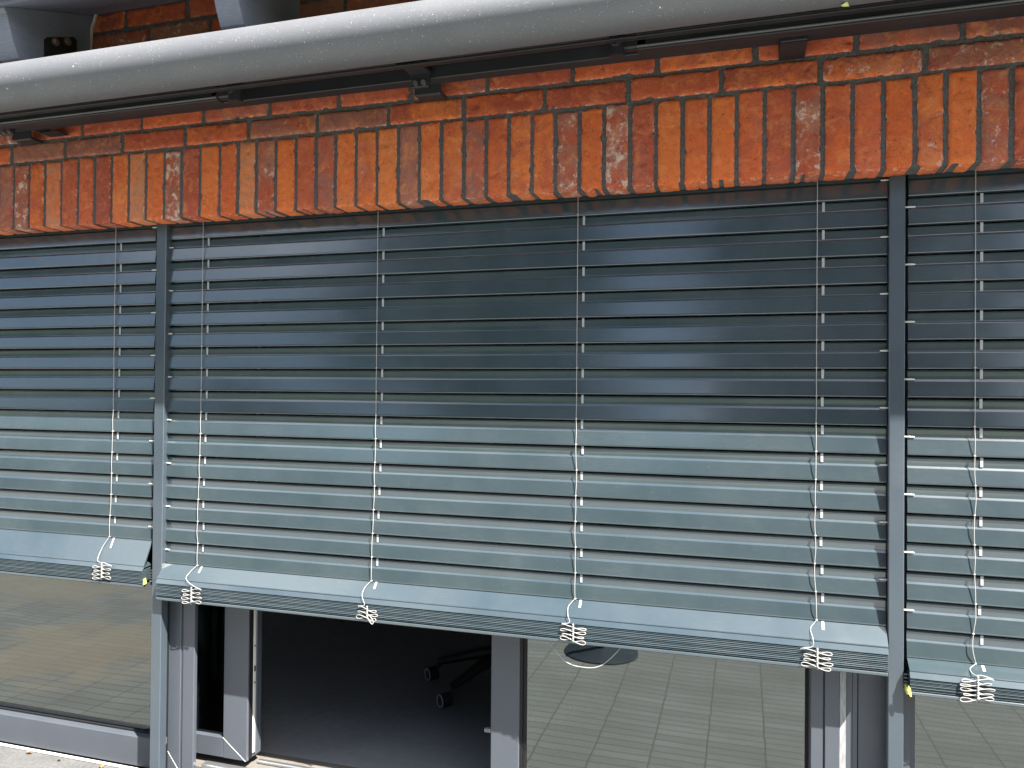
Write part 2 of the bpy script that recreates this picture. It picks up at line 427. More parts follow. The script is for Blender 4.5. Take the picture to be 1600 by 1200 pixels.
for r in range(9):
    z0 = 2.4+.0685*r
    js = list(row_j.get(r, [])) or [(-.047 if r % 2 == 0 else .05)+.2395*k+random.uniform(-.004, .004) for k in range(-10, 3)]
    js.sort()
    while js[0] > -4.7: js.insert(0, js[0]-.2395)
    while js[-1] < 2.6: js.append(js[-1]+.2395)
    for i in range(len(js)-1):
        t = random.random()
        if r == 0 and -2.5 < js[i] < .5: t = {'h': .9, 'r': .5, 'o': .1, 'x': .83}['hhrohxrorrrrx'[min(12, max(0, round((js[i]+2.445)/.2395)))]]
        if t < .34: c1, c2, e = jitter(ORANGE[3], .1), jitter(random.choice(RED)), random.uniform(0, .35)
        elif t < .82: c1, c2, e = jitter(random.choice(RED)), jitter(random.choice(RED+ORANGE[:1])), random.uniform(0, .45)
        else: c1, c2, e = jitter(random.choice(BROWN)), jitter(random.choice(BROWN+RED)), random.uniform(.35, .75)
        if random.random() < .22: e = min(.8, e+.3)
        brick_patch(bk, js[i]+random.uniform(.005, .008), js[i+1]-random.uniform(.005, .008), z0+random.uniform(-.001, .001), z0+.0575+random.uniform(-.002, .002), .02, r*31+i+.7, c1, c2, e)
bk.attr = {'bcol': ('FLOAT_COLOR', bk.col), 'bcol2': ('FLOAT_COLOR', bk.col2), 'eff': ('FLOAT', bk.eff), 'edge': ('FLOAT', bk.edge), 'seed': ('FLOAT', bk.seed)}
bk.build('brick_facing', M_brick, wall, 60)
mo = MB(); nx, nz = 1440, 150; zt0, zt1 = 2.1705, 3.02
for j in range(nz+1):
    for i in range(nx+1):
        x = -4.7+7.3*i/nx; z = zt0+(zt1-zt0)*j/nz
        y = .0055+noise.noise(Vector((x*60, z*60, 1)))*.0018+noise.noise(Vector((x*190, z*190, 4)))*.0008
        mo.v.append((x, y if j else .071, z if j != 1 else zt0+.0004))
for j in range(nz):
    for i in range(nx): mo.f.append((j*(nx+1)+i, j*(nx+1)+i+1, (j+1)*(nx+1)+i+1, (j+1)*(nx+1)+i))
mo.build('mortar', M_mortar, wall, 60)
cr = MB().box(-4.7, 2.6, .13, .34, 2.20, 3.3).box(-4.7, 2.6, .072, .13, 2.26, 3.3)
cr.build('wall_core', M_mortar, wall)
MB().box(-4.7, 2.6, .0, .34, 0, .248).build('plinth', M_mortar, wall)

# ------------------------------------------------------------------ eave
eave = empty('roof_eave', (-.9, -.17, 2.8), 'grey painted roof eave with curved rafter tails at the top left', 'roof')
def ez(y): return 2.868+.39*y
b = MB()
ys = [0.0, -.118, -.236, -.345]
for a, c2_ in zip(ys, ys[1:]):
    b.extr([(a-.0015, ez(a-.0015)), (c2_+.0015, ez(c2_+.0015)), (c2_+.0015, ez(c2_)+.018), (a-.0015, ez(a)+.018)], [-4.8, 2.7])
b.build('soffit_boards', M_eave, eave)
MB().extr([(.0, ez(0)+.021), (-.36, ez(-.36)+.021), (-.36, ez(-.36)+.05), (.0, ez(0)+.3), (.34, ez(.34)+.3), (.34, ez(.34))], [-4.8, 2.7]).build('roof_tiles', M_dark, eave)
for X in (-2.17, -1.38):
    pr = [(0, 2.70), (-.10, 2.63), (-.24, 2.604), (-.262, 2.6045)]
    cur = [(-.270, 2.612), (-.279, 2.630), (-.291, 2.655), (-.302, 2.690), (-.314, 2.728), (-.322, 2.738)]
    top = [(-.322, ez(-.322)-.001), (0, ez(0)-.001)]
    MB().extr(pr+cur+top, [X, X+.001, X+.074, X+.075]).build('rafter_tail', M_eave, eave)
# steel angle on the rafter side, bolted
rb = MB().poly_x([(-.186, 2.600), (-.186, 2.705), (-.176, 2.716), (-.078, 2.760), (-.068, 2.752), (-.066, 2.640)], -2.095, -2.0905).build('rafter_bracket', M_dark, eave)
for yy, zz in ((-.150, 2.712), (-.106, 2.733)):
    MB().cyl((-2.088, yy, zz), (1, 0, 0), .0125, .005, 20).cyl((-2.0835, yy, zz), (1, 0, 0), .0075, .007, 6).build('bolt', M_steel, rb, 40)
cb = MB().tube(catmull([(-2.078, -.004, 2.868), (-2.083, -.004, 2.85), (-2.093, -.005, 2.82), (-2.097, -.005, 2.78), (-2.098, -.005, 2.72), (-2.10, -.005, 2.62)]), .0075, 8, squash=.5)
tag(cb.build('wall_cable', M_cable, None, 60), 'beige flat cable running down the brickwork beside the left rafter', 'cable')

# ------------------------------------------------------------------ awning
aw = empty('awning', (-.9, -.265, 2.46), 'retracted folding arm awning with light grey rounded front profile', 'awning')
pr = []
yc, zc = -.265, 2.529
for k in range(40):
    a = 2*PI*k/40; y = yc+.070*math.cos(a); z = zc+.0665*math.sin(a)
    if y > yc+.045: y = yc+.045+(y-yc-.045)*.25
    pr.append((y, z))
MB().extr(pr, [-4.8+.2*k for k in range(38)]).build('front_profile', M_awn, aw, 50)
MB().box(-4.8, 2.7, -.216, -.196, 2.468, 2.474, .001).build('profile_lip', M_dark, aw)
MB().tube([(-4.8, -.13, 2.556), (2.7, -.13, 2.556)], .047, 24).build('fabric_roll', M_dark, aw, 50)
MB().box(-4.8, 2.7, -.100, -.060, 2.477, 2.514, .002).build('support_bar', M_dark, aw, 40)
def arm(x0, x1, ex, d):
    # ex: elbow x, d: direction from the elbow towards the free end
    o = MB().box(x0, x1, -.180, -.148, 2.453, 2.499, .002).build('folding_arm', M_dark, aw, 40)
    for rz in (2.490, 2.461): MB().tube([(x0, -.1815, rz), (x1, -.1815, rz)], .0036, 8).build('arm_rib', M_rib, o, 60)
    MB().cyl((ex, -.168, 2.474), (0, 0, 1), .021, .056, 24).box(min(ex, ex+d*.075), max(ex, ex+d*.075), -.180, -.152, 2.459, 2.491, .004).build('elbow_joint', M_dark, o, 40)
    MB().cyl((ex, -.191, 2.475), (0, 1, 0), .0125, .010, 20).ring((ex, -.196, 2.475), (0, 1, 0), .0105, .002).build('elbow_cap', M_plastic, o, 40)
arm(-4.4, -1.46, -1.405, -1)
arm(-.255, 2.4, -.305, 1)
def bracket(x0, x1):
    o = MB().box(x0, x1, -.205, -.195, 2.475, 2.53, .002).box(x0, x1, -.196, -.1005, 2.486, 2.5, .002).box(x0+.005, x1-.005, -.112, -.1005, 2.452, 2.5, .002).build('bar_bracket', M_dark, aw)
    MB().box(x0-.012, x1+.008, -.058, -.0515, 2.452, 2.56, .002).box(x0-.012, x1+.008, -.0515, -.006, 2.452, 2.462, .002).build('wall_plate', M_dark, aw)
    for xx in (x0+.018, x1-.018):
        MB().cyl((xx, -.116, 2.462), (0, 1, 0), .0072, .009, 6).build('bolt', M_alu, o, 30)
bracket(-.885, -.825)
bracket(-2.36, -2.30)
pl = MB().box(.078, .139, -.004, .0005, 2.466, 2.53, .001).box(.078, .139, -.108, -.1015, 2.462, 2.52, .0015).box(.078, .139, -.1015, -.004, 2.4605, 2.4645).build('wall_plate', M_dark, aw)
MB().cyl((.108, -.109, 2.474), (0, 1, 0), .006, .004, 16).build('bolt', M_plastic, pl, 40)
# triangular cantilever plates at the left
MB().prism_y([(-2.44, 2.505), (-2.18, 2.505), (-2.235, 2.472), (-2.27, 2.476), (-2.33, 2.5)], -.05, -.044).box(-2.262, -2.19, -.05, -.004, 2.472, 2.476).build('gusset', M_dark, aw)

# ------------------------------------------------------------------ external venetian blinds
P = .072
def zk(k): return 2.1213-P*k
LIP = .080
FR = [(.0012, -.0022), (.0, -.0005), (.0, .0022), (.0042, .0368), (.0049, .0382), (.0073, .0422), (.0076, .0434), (.0073, .050), (.0064, .0605), (.0095, .0645), (.0160, .0668)]
BK = [(.0166, .0657), (.0103, .0636), (.0076, .0604), (.0085, .050), (.0088, .0432), (.0084, .0414), (.0061, .0390), (.0053, .0372), (.0013, .0035), (.0026, .0010), (.024, -.0035), (.024, -.0047)]
def stations(x0, x1, n): return [x0+(x1-x0)*i/n for i in range(n+1)]
def slat_mesh(x0, x1, k, bi):
    zb = zk(k); sd = bi*13.7+k*2.31
    t0 = random.uniform(-.006, .006)
    def warp(x, y, z):
        th = t0+.014*noise.noise(Vector((x*.9, sd, 1)))+.008*noise.noise(Vector((x*3.3, sd, 5)))+.004*noise.noise(Vector((x*9, sd, 8)))
        dz = .0010*noise.noise(Vector((x*1.3, sd, 9)))
        # the end corners are snipped
        return (x, LIP+y-th*z, zb+z+dz+th*y)
    return MB().extr(FR+BK, stations(x0, x1, 44), warp)
def blind(bi, x0, x1, nt, zline, zbot, cords, pin_side, pin_par, label, bundles, nstack, slack=.5):
    """nt: last tilted slat hanging from the ladder; zline: lip of the slat that starts the pile"""
    o = empty('venetian_blind', ((x0+x1)/2, LIP, zbot), label, 'blind', 'blinds hanging in front of the windows')
    for k in range(0, nt+1):
        s_ = slat_mesh(x0, x1, k, bi).build('slat', M_slat, o)
        for sgn, par in ((-1, pin_par[0]), (1, pin_par[1])):
            if par is None or k % 2 != par: continue
            xe = x0 if sgn < 0 else x1
            MB().tube([(xe-sgn*.016, LIP+.0035, zk(k)+.0425), (xe-sgn*.006, LIP+.0035, zk(k)+.0428), (xe+sgn*.008, LIP+.004, zk(k)+.0428)], [.0020, .0026, .0022], 8).build('end_pin', M_pin, s_, 60)
    # leaning slat between ladder and pile
    yb = .046; sl_ = (LIP+.0045-yb)/(zk(nt)-zline); ztop = zk(nt)+.012; yt = yb+sl_*(ztop-zline)
    d = Vector((yb-yt, zline-ztop)); L = d.length; d /= L; nn_ = Vector((d.y, -d.x))*-1
    fr = [(yt, ztop), (yb+.001, zline+.001), (yb, zline-.001), (yb+.001, zline-.003), (yb+.006, zline-.0022), (yt+.0018, ztop-.0012)]
    MB().extr(fr, stations(x0, x1, 30), lambda x, y, z: (x, y, z+.0008*noise.noise(Vector((x*1.5, bi, 3))))).build('slat', M_slat, o)
    # the pile: nested slats, their lips show as fine lines
    z1 = zline-.0032; face = .0135
    MB().extr([(.0475, z1), (.0400, z1-face), (.0410, z1-face-.0012), (.050, z1-.004), (.122, z1+.004), (.122, z1+.006), (.052, z1)], stations(x0, x1, 30),
              lambda x, y, z: (x, y, z+.0006*noise.noise(Vector((x*2, bi, 7))))).build('slat', M_slat, o)
    zs = z1-face-.0028; pit_ = (zs-(zbot+.011))/nstack
    for j in range(nstack):
        zz = zs-j*pit_; yo = .0405+random.uniform(-.0007, .0007)
        MB().extr([(yo+.0022, zz), (yo+.0002, zz-pit_*.40), (yo+.0003, zz-pit_*.50), (yo+.0016, zz-pit_*.54), (.060, zz+.006-pit_*.4), (.125, zz+.012), (.125, zz+.0135), (.060, zz+.0072)], stations(x0, x1, 30),
                  lambda x, y, z: (x, y, z+.0005*noise.noise(Vector((x*2.5, bi, j*3.3))))).build('slat', M_slat, o)
    MB().extr([(.044, zbot+.010), (.0415, zbot+.0075), (.0415, zbot+.002), (.0435, zbot), (.122, zbot), (.124, zbot+.010)], stations(x0+.001, x1-.001, 4)).build('bottom_rail', M_slat, o, 25)
    ends = []
    if x1 < 1.0: ends.append((x1, 1))
    if x0 > -2.5: ends.append((x0, -1))
    for xe, sg in ends:
        for j in range(5):
            MB().tube([(xe-sg*.004, .082, zs-.003-j*.009), (xe+sg*.009, .082, zs-.003-j*.009)], .0022, 8).build('end_pin', M_pin, o, 60)
    # cords
    for ci, cx_ in enumerate(cords):
        rnd = random.Random(bi*100+ci)
        rib = []; kn = MB()
        pts = []
        zl = zk(nt)
        first_lit = 8
        for k in range(0, nt+1):
            z = zk(k)
            lean = -.0012*max(0, k-8)**1.15*rnd.uniform(.6, 1.1) if cx_ < -.9 else rnd.uniform(-.0008, .0008)*max(0, k-7)**.6
            amp = .0004 if k < first_lit else .0011+.0009*slack*(k-first_lit)/4
            x = cx_+lean
            pts.append((x+rnd.uniform(-amp, amp)*.3, LIP-.0030, z))
            if k < nt:
                pts.append((x+rnd.uniform(-amp, amp), LIP-.0032-amp*1.6*rnd.random(), z-P*.5))
            kn.ball((x, LIP-.0028, z-.0003), .0027 if k % 3 else .0032, 8, 6, .8)
            kn.tube([(x, LIP-.002, z), (x+.005, LIP+.003, z+.0015), (x+.007, LIP+.009, z+.002)], .0009, 6)
            kn.tube([(x-.001, LIP-.002, z), (x-.004, LIP+.003, z+.0005)], .0008, 6)
            if k > 0:
                tx = cx_+.0155+lean
                rib += [(tx, LIP+.0048, z+.0675), (tx, LIP+.0048, z+.0450), (tx, LIP+.0118, z+.0405), (tx, LIP+.0118, z-.0020)]
        pts.insert(0, (cx_, LIP-.003, 2.20))
        co = kn.tube(catmull([p for p in pts], 4), .00105, 8)
        tz = zl-.002
        tsy = lambda z_: yb+sl_*(z_-zline)-.0014
        rib += [(rib[-1][0], tsy(zl-.003), zl-.003), (rib[-1][0], tsy(zl-.003-.4*(zl-zline)), zl-.003-.4*(zl-zline))]
        tp = MB()
        for (x_, y_, z_) in rib: tp.v += [(x_-.0033, y_, z_), (x_+.0033, y_, z_), (x_+.0033, y_+.0005, z_), (x_-.0033, y_+.0005, z_)]
        for i_ in range(len(rib)-1):
            for k_ in range(4): tp.f.append((i_*4+k_, i_*4+(k_+1) % 4, i_*4+4+(k_+1) % 4, i_*4+4+k_))
        tp.f.append((0, 1, 2, 3)); tp.build('lift_tape', M_tape, o)
        # tail running forward and down into the folded bundle
        bx0, bx1, bz1, bz0 = bundles[ci] if ci < len(bundles) and bundles[ci] else (cx_-.04, cx_+.03, zline-.015, zbot+.004)
        mx = (bx0+bx1)/2; hw = (bx1-bx0)/2; lx = pts[-1][0]
        side = 1 if rnd.random() < .75 else -1
        if bi == 2 and ci == 1: side = -1
        tail = [(lx, LIP-.003, zl), (lx-.016*hw/.035, LIP-.016, zl-(zl-zline)*.45), (lx-.012*hw/.035, .0405, zline+.006), (mx+side*hw*.3, .0372, bz1+.004), (mx+side*hw*.92, .0362, bz1-.001)]
        co.tube(catmull(tail, 8), .0011, 8); co.build('ladder_cord', M_white, o, 60)
        nl = 3 if (bi, ci) == (2, 1) else (4 if bz1-bz0 < .056 else 5)
        H = bz1-bz0; bp = []
        for t_ in range(int((nl-.25)*28)+1):
            t = t_/28*2*PI; row = t/(2*PI)
            irr = 1+.10*math.sin(row*2.3+ci*1.9+bi)+.05*math.sin(row*5+bi*2+ci)
            b_ = H/nl*.33*(1+.18*math.sin(row*3.1+ci*2))
            if row > nl-1.25: b_ *= 1.35
            xx = mx+side*hw*math.cos(t)*irr
            bp.append((xx, .0362-.0012*math.sin(t), bz1-.005-(H-.010)*row/(nl-.5)+b_*math.sin(2*t)+.04*hw*math.cos(t)*math.sin(row*1.7+ci)))
        bu = MB().tube(bp, .00105, 8)
        if (bi, ci) == (2, 1):   # drooping end loop
            bu.tube(catmull([(mx+.002, .0352, bz0+.02), (mx+.004, .0352, bz0+.008), (mx+.013, .0352, bz0-.004), (mx+.019, .0352, bz0-.007), (mx+.021, .0352, bz0), (mx+.013, .0352, bz0+.013), (mx+.002, .0352, bz0+.02)], 8), .00135, 8)
        zz = bz1-.001
        while zz > bz0+.006:
            bu.ball((mx+.001, .0348, zz), .0027, 8, 6, 1.35); zz -= .0062
        bu.build('cord_bundle', M_white, o, 60)
    return o
bl = blind(1, -4.10, -1.900, 14, 1.033, .962, [-2.063, -2.70, -3.33, -3.94], 1, (None, 0), 'left blind, its bottom slats ending higher than the other two', [(-2.099, -2.026, 1.030, .975)], 9)
bc = blind(2, -1.846, .3435, 15, .9985, .927, [-1.707, -1.073, -.4515, .1775], 1, (1, 0), 'wide middle blind between the two guide rails', [(-1.738, -1.666, .980, .925), (-1.107, -1.043, .975, .932), (-.482, -.414, .982, .930), (.144, .212, .981, .927)], 9)
# reorder: cord number 2 of the middle blind is the second listed one
brr = blind(3, .391, 2.52, 16, .9475, .888, [.5385, 1.15, 1.78, 2.38], 1, (1, None), 'right blind, cut by the picture edge and hanging lowest of all', [(.500, .569, .951, .890)], 9, slack=.9)
MB().tube(catmull([(-.531, .068, .935), (-.516, .068, .909), (-.476, .067, .868), (-.428, .066, .857), (-.376, .067, .866), (-.328, .068, .912), (-.318, .068, .935)], 8), .0013, 6).build('loose_cord', M_white, bc, 60)
MB().prism_y([(-1.9215, .9775), (-1.893, .994), (-1.8885, .9765), (-1.914, .9615)], .0470, .0485).build('yellow_tape', M_yellow, bl)
MB().box(.384, .3905, .045, .075, .888, .905, .001).prism_y([(.387, .912), (.392, .905), (.3945, .886), (.391, .886), (.385, .900)], .0385, .041).build('yellow_tape', M_yellow, brr)

# guide rails
def guide_rail(x0, x1, label):
    o = empty('guide_rail', ((x0+x1)/2, .08, .27), label, 'guide rail', 'upright rails between the blinds')
    pr = MB().box(x0, x1, .0655, .098, .27, 2.19, .0022)
    pr.build('rail_profile', M_rail, o, 30)
    MB().box(x0+.006, x1-.006, .098, .112, .27, 2.19).build('rail_seal', M_black, o)
    return o
guide_rail(-1.884, -1.8445, 'left upright guide rail, between the left blind and the wide middle blind')
guide_rail(.3455, .3815, 'right upright guide rail, between the wide middle blind and the right blind')

# ------------------------------------------------------------------ door and windows
door = empty('terrace_door', (-.75, .2, .36), 'open grey sliding terrace door beneath the wide middle blind', 'door')
Z0, Z1 = .335, 2.2
# left jamb: stepped profiles, with a mitred lower end
fl_ = MB().box(-1.884, -1.8035, .113, .130, .34, Z1, .0015).box(-1.8010, -1.7985, .1165, .130, .34, Z1).box(-1.7960, -1.7500, .113, .130, .34, Z1, .002).box(-1.884, -1.825, .130, .30, .34, Z1)
fl_.build('door_jamb', M_frame, door, 30)
MB().box(-1.8037, -1.7958, .124, .129, .34, Z1).build('jamb_groove', M_dark, door)
MB().prism_y([(-1.866, .418), (-1.8645, .418), (-1.8037, .341), (-1.8056, .341)], .1122, .1132).build('mitre_line', M_white_strip, door)
# right jamb: several ribs
MB().box(.171, .2015, .117, .27, Z0, Z1, .0012).box(.2045, .2400, .113, .27, Z0, Z1, .0015).box(.2715, .2835, .120, .27, Z0, Z1, .001).box(.2850, .3640, .123, .27, Z0, Z1, .001).build('door_jamb', M_frame, door, 30)
MB().box(.2407, .2555, .1165, .26, Z0, Z1).build('jamb_seal', M_seal, door)
MB().box(.2560, .2710, .122, .26, Z0, Z1).box(.2012, .2048, .125, .26, Z0, Z1).build('jamb_groove', M_frame, door)
# fixed pane
fp = MB().box(-.733, -.6425, .185, .262, Z0, Z1, .003).box(-.7385, -.7335, .205, .255, Z0, Z1, .001).build('mullion', M_frame, door, 30)
MB().box(-.6422, -.634, .190, .25, Z0, Z1).box(-.633, -.6245, .197, .25, Z0, Z1).box(.163, .1708, .19, .25, Z0, Z1).build('gasket', M_black, door)
MB().box(-.640, .172, .185, .262, Z0, .395, .002).build('pane_rail', M_frame, door)
pn = MB().box(-.626, .165, .203, .2045, .39, Z1).build('glass_pane', M_glass, door)
MB().box(-.3355, -.3330, .2015, .2028, .739, .7455).build('adhesive_label', M_white, pn)
# leaf pushed to the left
lf = MB().box(-1.690, -1.5935, .187, .198, .368, Z1, .0025).box(-1.690, -1.5975, .198, .255, .368, Z1, .001).box(-1.86, -1.6905, .189, .255, .368, .436, .002).build('door_leaf', M_frame, door, 30)
MB().prism_y([(-1.6905, .4365), (-1.6887, .4365), (-1.5985, .369), (-1.6010, .369)], .1862, .1872).build('mitre_line', M_white_strip, lf)
MB().box(-1.85, -1.688, .206, .2075, .43, Z1).build('glass_pane', M_glass2, lf)
MB().box(-1.5973, -1.5940, .1985, .216, .372, Z1).build('leaf_gasket', M_black, lf)
MB().box(-1.5973, -1.5925, .217, .230, .385, Z1, .0008).build('lock_strip', M_white_strip, lf)
MB().box(-1.5973, -1.5915, .233, .262, .372, Z1, .002).build('leaf_edge', M_frame, lf, 30)
for z in (.745, .66, .62):
    MB().box(-1.5926, -1.5915, .220, .227, z, z+(.018 if z == .66 else .004)).build('lock_keep', M_black, lf)
MB().box(-1.775, -1.765, .26, .275, .37, Z1).box(-1.725, -1.718, .27, .285, .37, Z1).build('handle_side_blind', M_dark, lf)
MB().box(-.765, -.7388, .222, .236, .566, .577, .001).box(-.762, -.757, .219, .2215, .568, .575).build('latch_keep', M_white, door)
# hook on the jamb
hk = MB().box(-1.8655, -1.852, .098, .113, .405, .452, .001).prism_y([(-1.866, .452), (-1.842, .456), (-1.842, .437), (-1.866, .42)], .096, .0985).build('jamb_hook', M_alu, door)
MB().cyl((-1.851, .094, .432), (0, 1, 0), .008, .006, 16).cyl((-1.8505, .090, .432), (0, 1, 0), .004, .004, 6).build('screw', M_steel, hk, 40)
MB().box(-1.884, .364, .165, .32, .300, .340, .002).build('threshold', M_thresh, door)
MB().box(-1.748, .17, .150, .180, .3402, .356, .003).box(-1.59, -.74, .236, .254, .3402, .352, .003).build('threshold_track', M_alu, door)

def window(x0, x1, label, rail_top, rail_y=.166):
    w = empty('window', ((x0+x1)/2, .2, .3), label, 'window')
    MB().box(x0, x1, rail_y, .26, .300, rail_top, .002).build('bottom_rail', M_frame, w)
    MB().box(x0, x1, .205, .2065, rail_top-.002, Z1).build('glass_pane', M_glass, w)
    MB().box(x0+.0, x1, .196, .2045, rail_top, rail_top+.006).build('gasket', M_black, w)
    MB().box(x0, x1, .30, .42, rail_top-.01, rail_top+.008, .002).build('inner_sill', M_sill, w)
    return w
wl = window(-4.10, -1.900, 'left window pane under the left blind, mirroring the paving', .402)
MB().box(-1.8995, -1.8845, .166, .26, .30, Z1, .001).box(-4.15, -4.10, .12, .26, .30, Z1).build('side_frame', M_frame, wl)
M_screen = mat('screen_fabric', (.6, .54, .45), .9, .1); q = N(M_screen)
wvx = q.noise(q.coord((2, 1, 420)), 1, 4, .6); wp = q.noise(q.coord((1.2, 1, 1)), 3.1, 3, .5, .6)
sb = q.mix(q.rng(wp, .42, .62, 0, .8), (.52, .49, .42), (.72, .56, .38))
q.l(q.mix(q.rng(wvx, .3, .7, 0, .55), sb, (.24, .24, .22)), q.b.inputs['Base Color'])
tag(MB().box(-4.05, -1.93, .285, .288, .415, 2.2).build('roller_screen', M_screen, None), 'beige grey woven roller screen lowered behind the left window pane', 'roller blind')
wr = window(.431, 2.50, 'right window pane under the right blind, mirroring the paving', .402)
MB().box(.3835, .4065, .124, .26, .30, Z1, .002).box(.4065, .430, .185, .26, .30, Z1, .001).box(2.5, 2.6, .12, .26, .30, Z1).build('side_frame', M_frame, wr)
sl = MB().box(-4.7, -1.885, -.06, .1655, .250, .289, .003).box(.384, 2.6, -.06, .1655, .250, .289, .003).box(-1.885, .384, -.06, .164, .250, .289, .003)
sill = tag(sl.build('stone_sill', M_sill, None), 'speckled grey stone window sill with dry leaves in the bottom left corner', 'sill')
MB().tube([(-4.7, .158, .2935), (-1.89, .158, .2935)], .0052, 8).build('sealant', M_white_strip, sill, 60)

# dry leaves
def leaf(x, y, z, s, rz, col, label, name='dry_leaf', tilt=.5):
    m = mat('leaf_skin', col, .7, .3)
    b = MB(); n = 7
    for i in range(n):
        t = i/(n-1); w = s*.42*math.sin(PI*min(1, t*1.02+.02))**.8
        for j in (-1, -.4, 0, .4, 1):
            b.v.append((s*(t-.5), w*j+.08*s*math.sin(t*5), s*(.22*abs(j)**1.4*tilt*2+.25*math.sin(t*PI*1.3+j)*tilt+.05)))
    for i in range(n-1):
        for j in range(4): b.f.append((i*5+j, i*5+j+1, (i+1)*5+j+1, (i+1)*5+j))
    o = b.build(name, m, None, 60)
    so = o.modifiers.new('thick', 'SOLIDIFY'); so.thickness = .0006
    o.location = (x, y, z); o.rotation_euler = (random.uniform(-.3, .3), random.uniform(-.3, .3), rz)
    return tag(o, label, 'leaf')
LS = []
LS.append(((48, 1169), .020)); LS.append(((163, 1188), .022))
leaf(-2.478, .136, .293, .020, .6, (.22, .12, .045), 'tan dry leaf on the stone sill near the left picture edge')
leaf(-2.145, .128, .293, .023, -.4, (.26, .125, .05), 'curled orange brown leaf on the sill close to the left guide rail')
leaf(-2.33, .128, .291, .012, .2, (.05, .035, .025), 'tiny dark leaf crumb on the sill between two bigger leaves')
leaf(.203, -.264, 2.4550, .017, .5, (.55, .60, .22), 'small yellow green leaf scrap stuck on the awning front profile', 'leaf_scrap')

# ------------------------------------------------------------------ room behind the glass
struct(MB().box(-4.7, 2.6, .32, 5.2, .30, .338).build('room_floor', M_floor), 'dark room floor seen through the open door')
struct(MB().box(-4.7, 2.6, 5.2, 5.3, .3, 3).box(-4.8, -4.7, .34, 5.3, .3, 3).box(2.6, 2.7, .34, 5.3, .3, 3).build('room_wall', M_room))
struct(MB().box(-4.8, 2.7, .34, 5.3, 2.9, 3.0).build('room_ceiling', M_room))
# office chair: star base on castors
ch = empty('office_chair', (-.62, 1.32, .338), 'dark office chair with grey ringed castors behind the open door', 'chair')
cxx, cyy, fz = -.985, 1.175, .338
MB().tube([(cxx, cyy, fz+.07), (cxx, cyy, fz+.14)], .03, 16).tube([(cxx, cyy, fz+.14), (cxx, cyy, fz+.42)], .018, 16).build('column', M_plastic, ch, 50)
tips = [(-1.294, 1.152), (-1.132, .899)]
for k in range(3):
    a = math.radians(316+72*k); tips.append((cxx+.31*math.cos(a), cyy+.31*math.sin(a)))
for (tx, ty) in tips:
    d = Vector((tx-cxx, ty-cyy, 0)); dn = d.normalized(); p = Vector((-dn.y, dn.x, 0))
    MB().tube([(cxx, cyy, fz+.155), (cxx+d.x*.5, cyy+d.y*.5, fz+.125), (tx, ty, fz+.080)], [.03, .024, .017], 10).build('star_leg', M_plastic, ch, 50)
    ax = Vector((-.62, -.78, 0)).normalized()
    cst = MB().tube([(tx, ty, fz+.08), (tx, ty, fz+.05)], .008, 8).cyl((tx-.025, ty-.02, fz+.030), ax, .0285, .044, 28).build('castor', M_plastic, ch, 50)
    fc = Vector((tx-.025, ty-.02, fz+.030))+ax*.0225
    MB().ring(fc, ax, .0235, .0028).build('castor_ring', M_ringgrey, cst, 60)
st = MB().box(cxx-.24, cxx+.24, cyy-.24, cyy+.24, fz+.43, fz+.50, .03).build('seat', M_plastic, ch, 50)
MB().box(cxx+.2, cxx+.25, cyy-.2, cyy+.2, fz+.6, fz+1.1, .02).build('backrest', M_plastic, ch, 50)
MB().box(cxx+.21, cxx+.24, cyy-.03, cyy+.03, fz+.45, fz+.65).build('back_support', M_plastic, ch)

# ------------------------------------------------------------------ terrace and what the panes and slats mirror
struct(MB().box(-14, 14, -6.5, -.001, -.2, 0).build('paved_terrace', M_pave), 'clinker paving of the terrace, mirrored in the panes')
M_lawn = mat('lawn_green', (.05, .08, .025), .9, .2); q = N(M_lawn)
q.l(q.ramp(q.noise(q.coord(), 1.1, 8, .7), [(.3, (.03, .05, .015)), (.7, (.075, .105, .035))]), q.b.inputs['Base Color'])
struct(MB().box(-400, 400, -400, 400, -.6, -.06).build('ground', M_lawn))
ps = empty('parasol_stand', (-.84, -2.30, 0), 'round dark parasol foot mirrored in the pane below the middle blind', 'parasol')
prf = []
b = MB(); n = 40
for (r_, z_) in ((.23, 0), (.23, .008), (.21, .014), (.06, .022), (.05, .026)):
    for k in range(n): b.v.append((-.84+r_*math.cos(2*PI*k/n), -2.30+r_*math.sin(2*PI*k/n), z_))
for j in range(4):
    for k in range(n): b.f.append((j*n+k, j*n+(k+1) % n, (j+1)*n+(k+1) % n, (j+1)*n+k))
b.f.append(tuple(range(4*n, 5*n)))
b.build('foot', M_rail, ps, 40)
MB().tube([(-.84, -2.30, .02), (-.84, -2.30, .30)], .022, 16).build('socket', M_dark, ps, 50)
# building and trees across the terrace
M_far = mat('far_brick', (.10, .045, .035), .9); M_farroof = mat('far_roof', (.035, .03, .03), .9)
hs = empty('neighbour_house', (1.9, -13, 0), 'dark brick house across the terrace, mirrored in the right of the slats', 'house')
MB().box(-.6, 4.6, -17, -12.5, 0, 6.2).build('walls', M_far, hs)
MB().extr([(-17.3, 6.2), (-14.75, 12.4), (-12.2, 6.2)], [-.9, 4.9]).build('roof', M_farroof, hs)
for x in (.4, 2.6):
    MB().box(x, x+1.0, -12.53, -12.47, 2.9, 4.3).build('window', M_glass2, hs)
M_leafg = mat('foliage', (.045, .075, .028), .7, .3); q = N(M_leafg)
q.l(q.ramp(q.noise(q.coord(), 2.5, 4), [(.3, (.025, .045, .016)), (.7, (.075, .11, .04))]), q.b.inputs['Base Color'])
M_bark = mat('bark', (.09, .07, .05), .9)
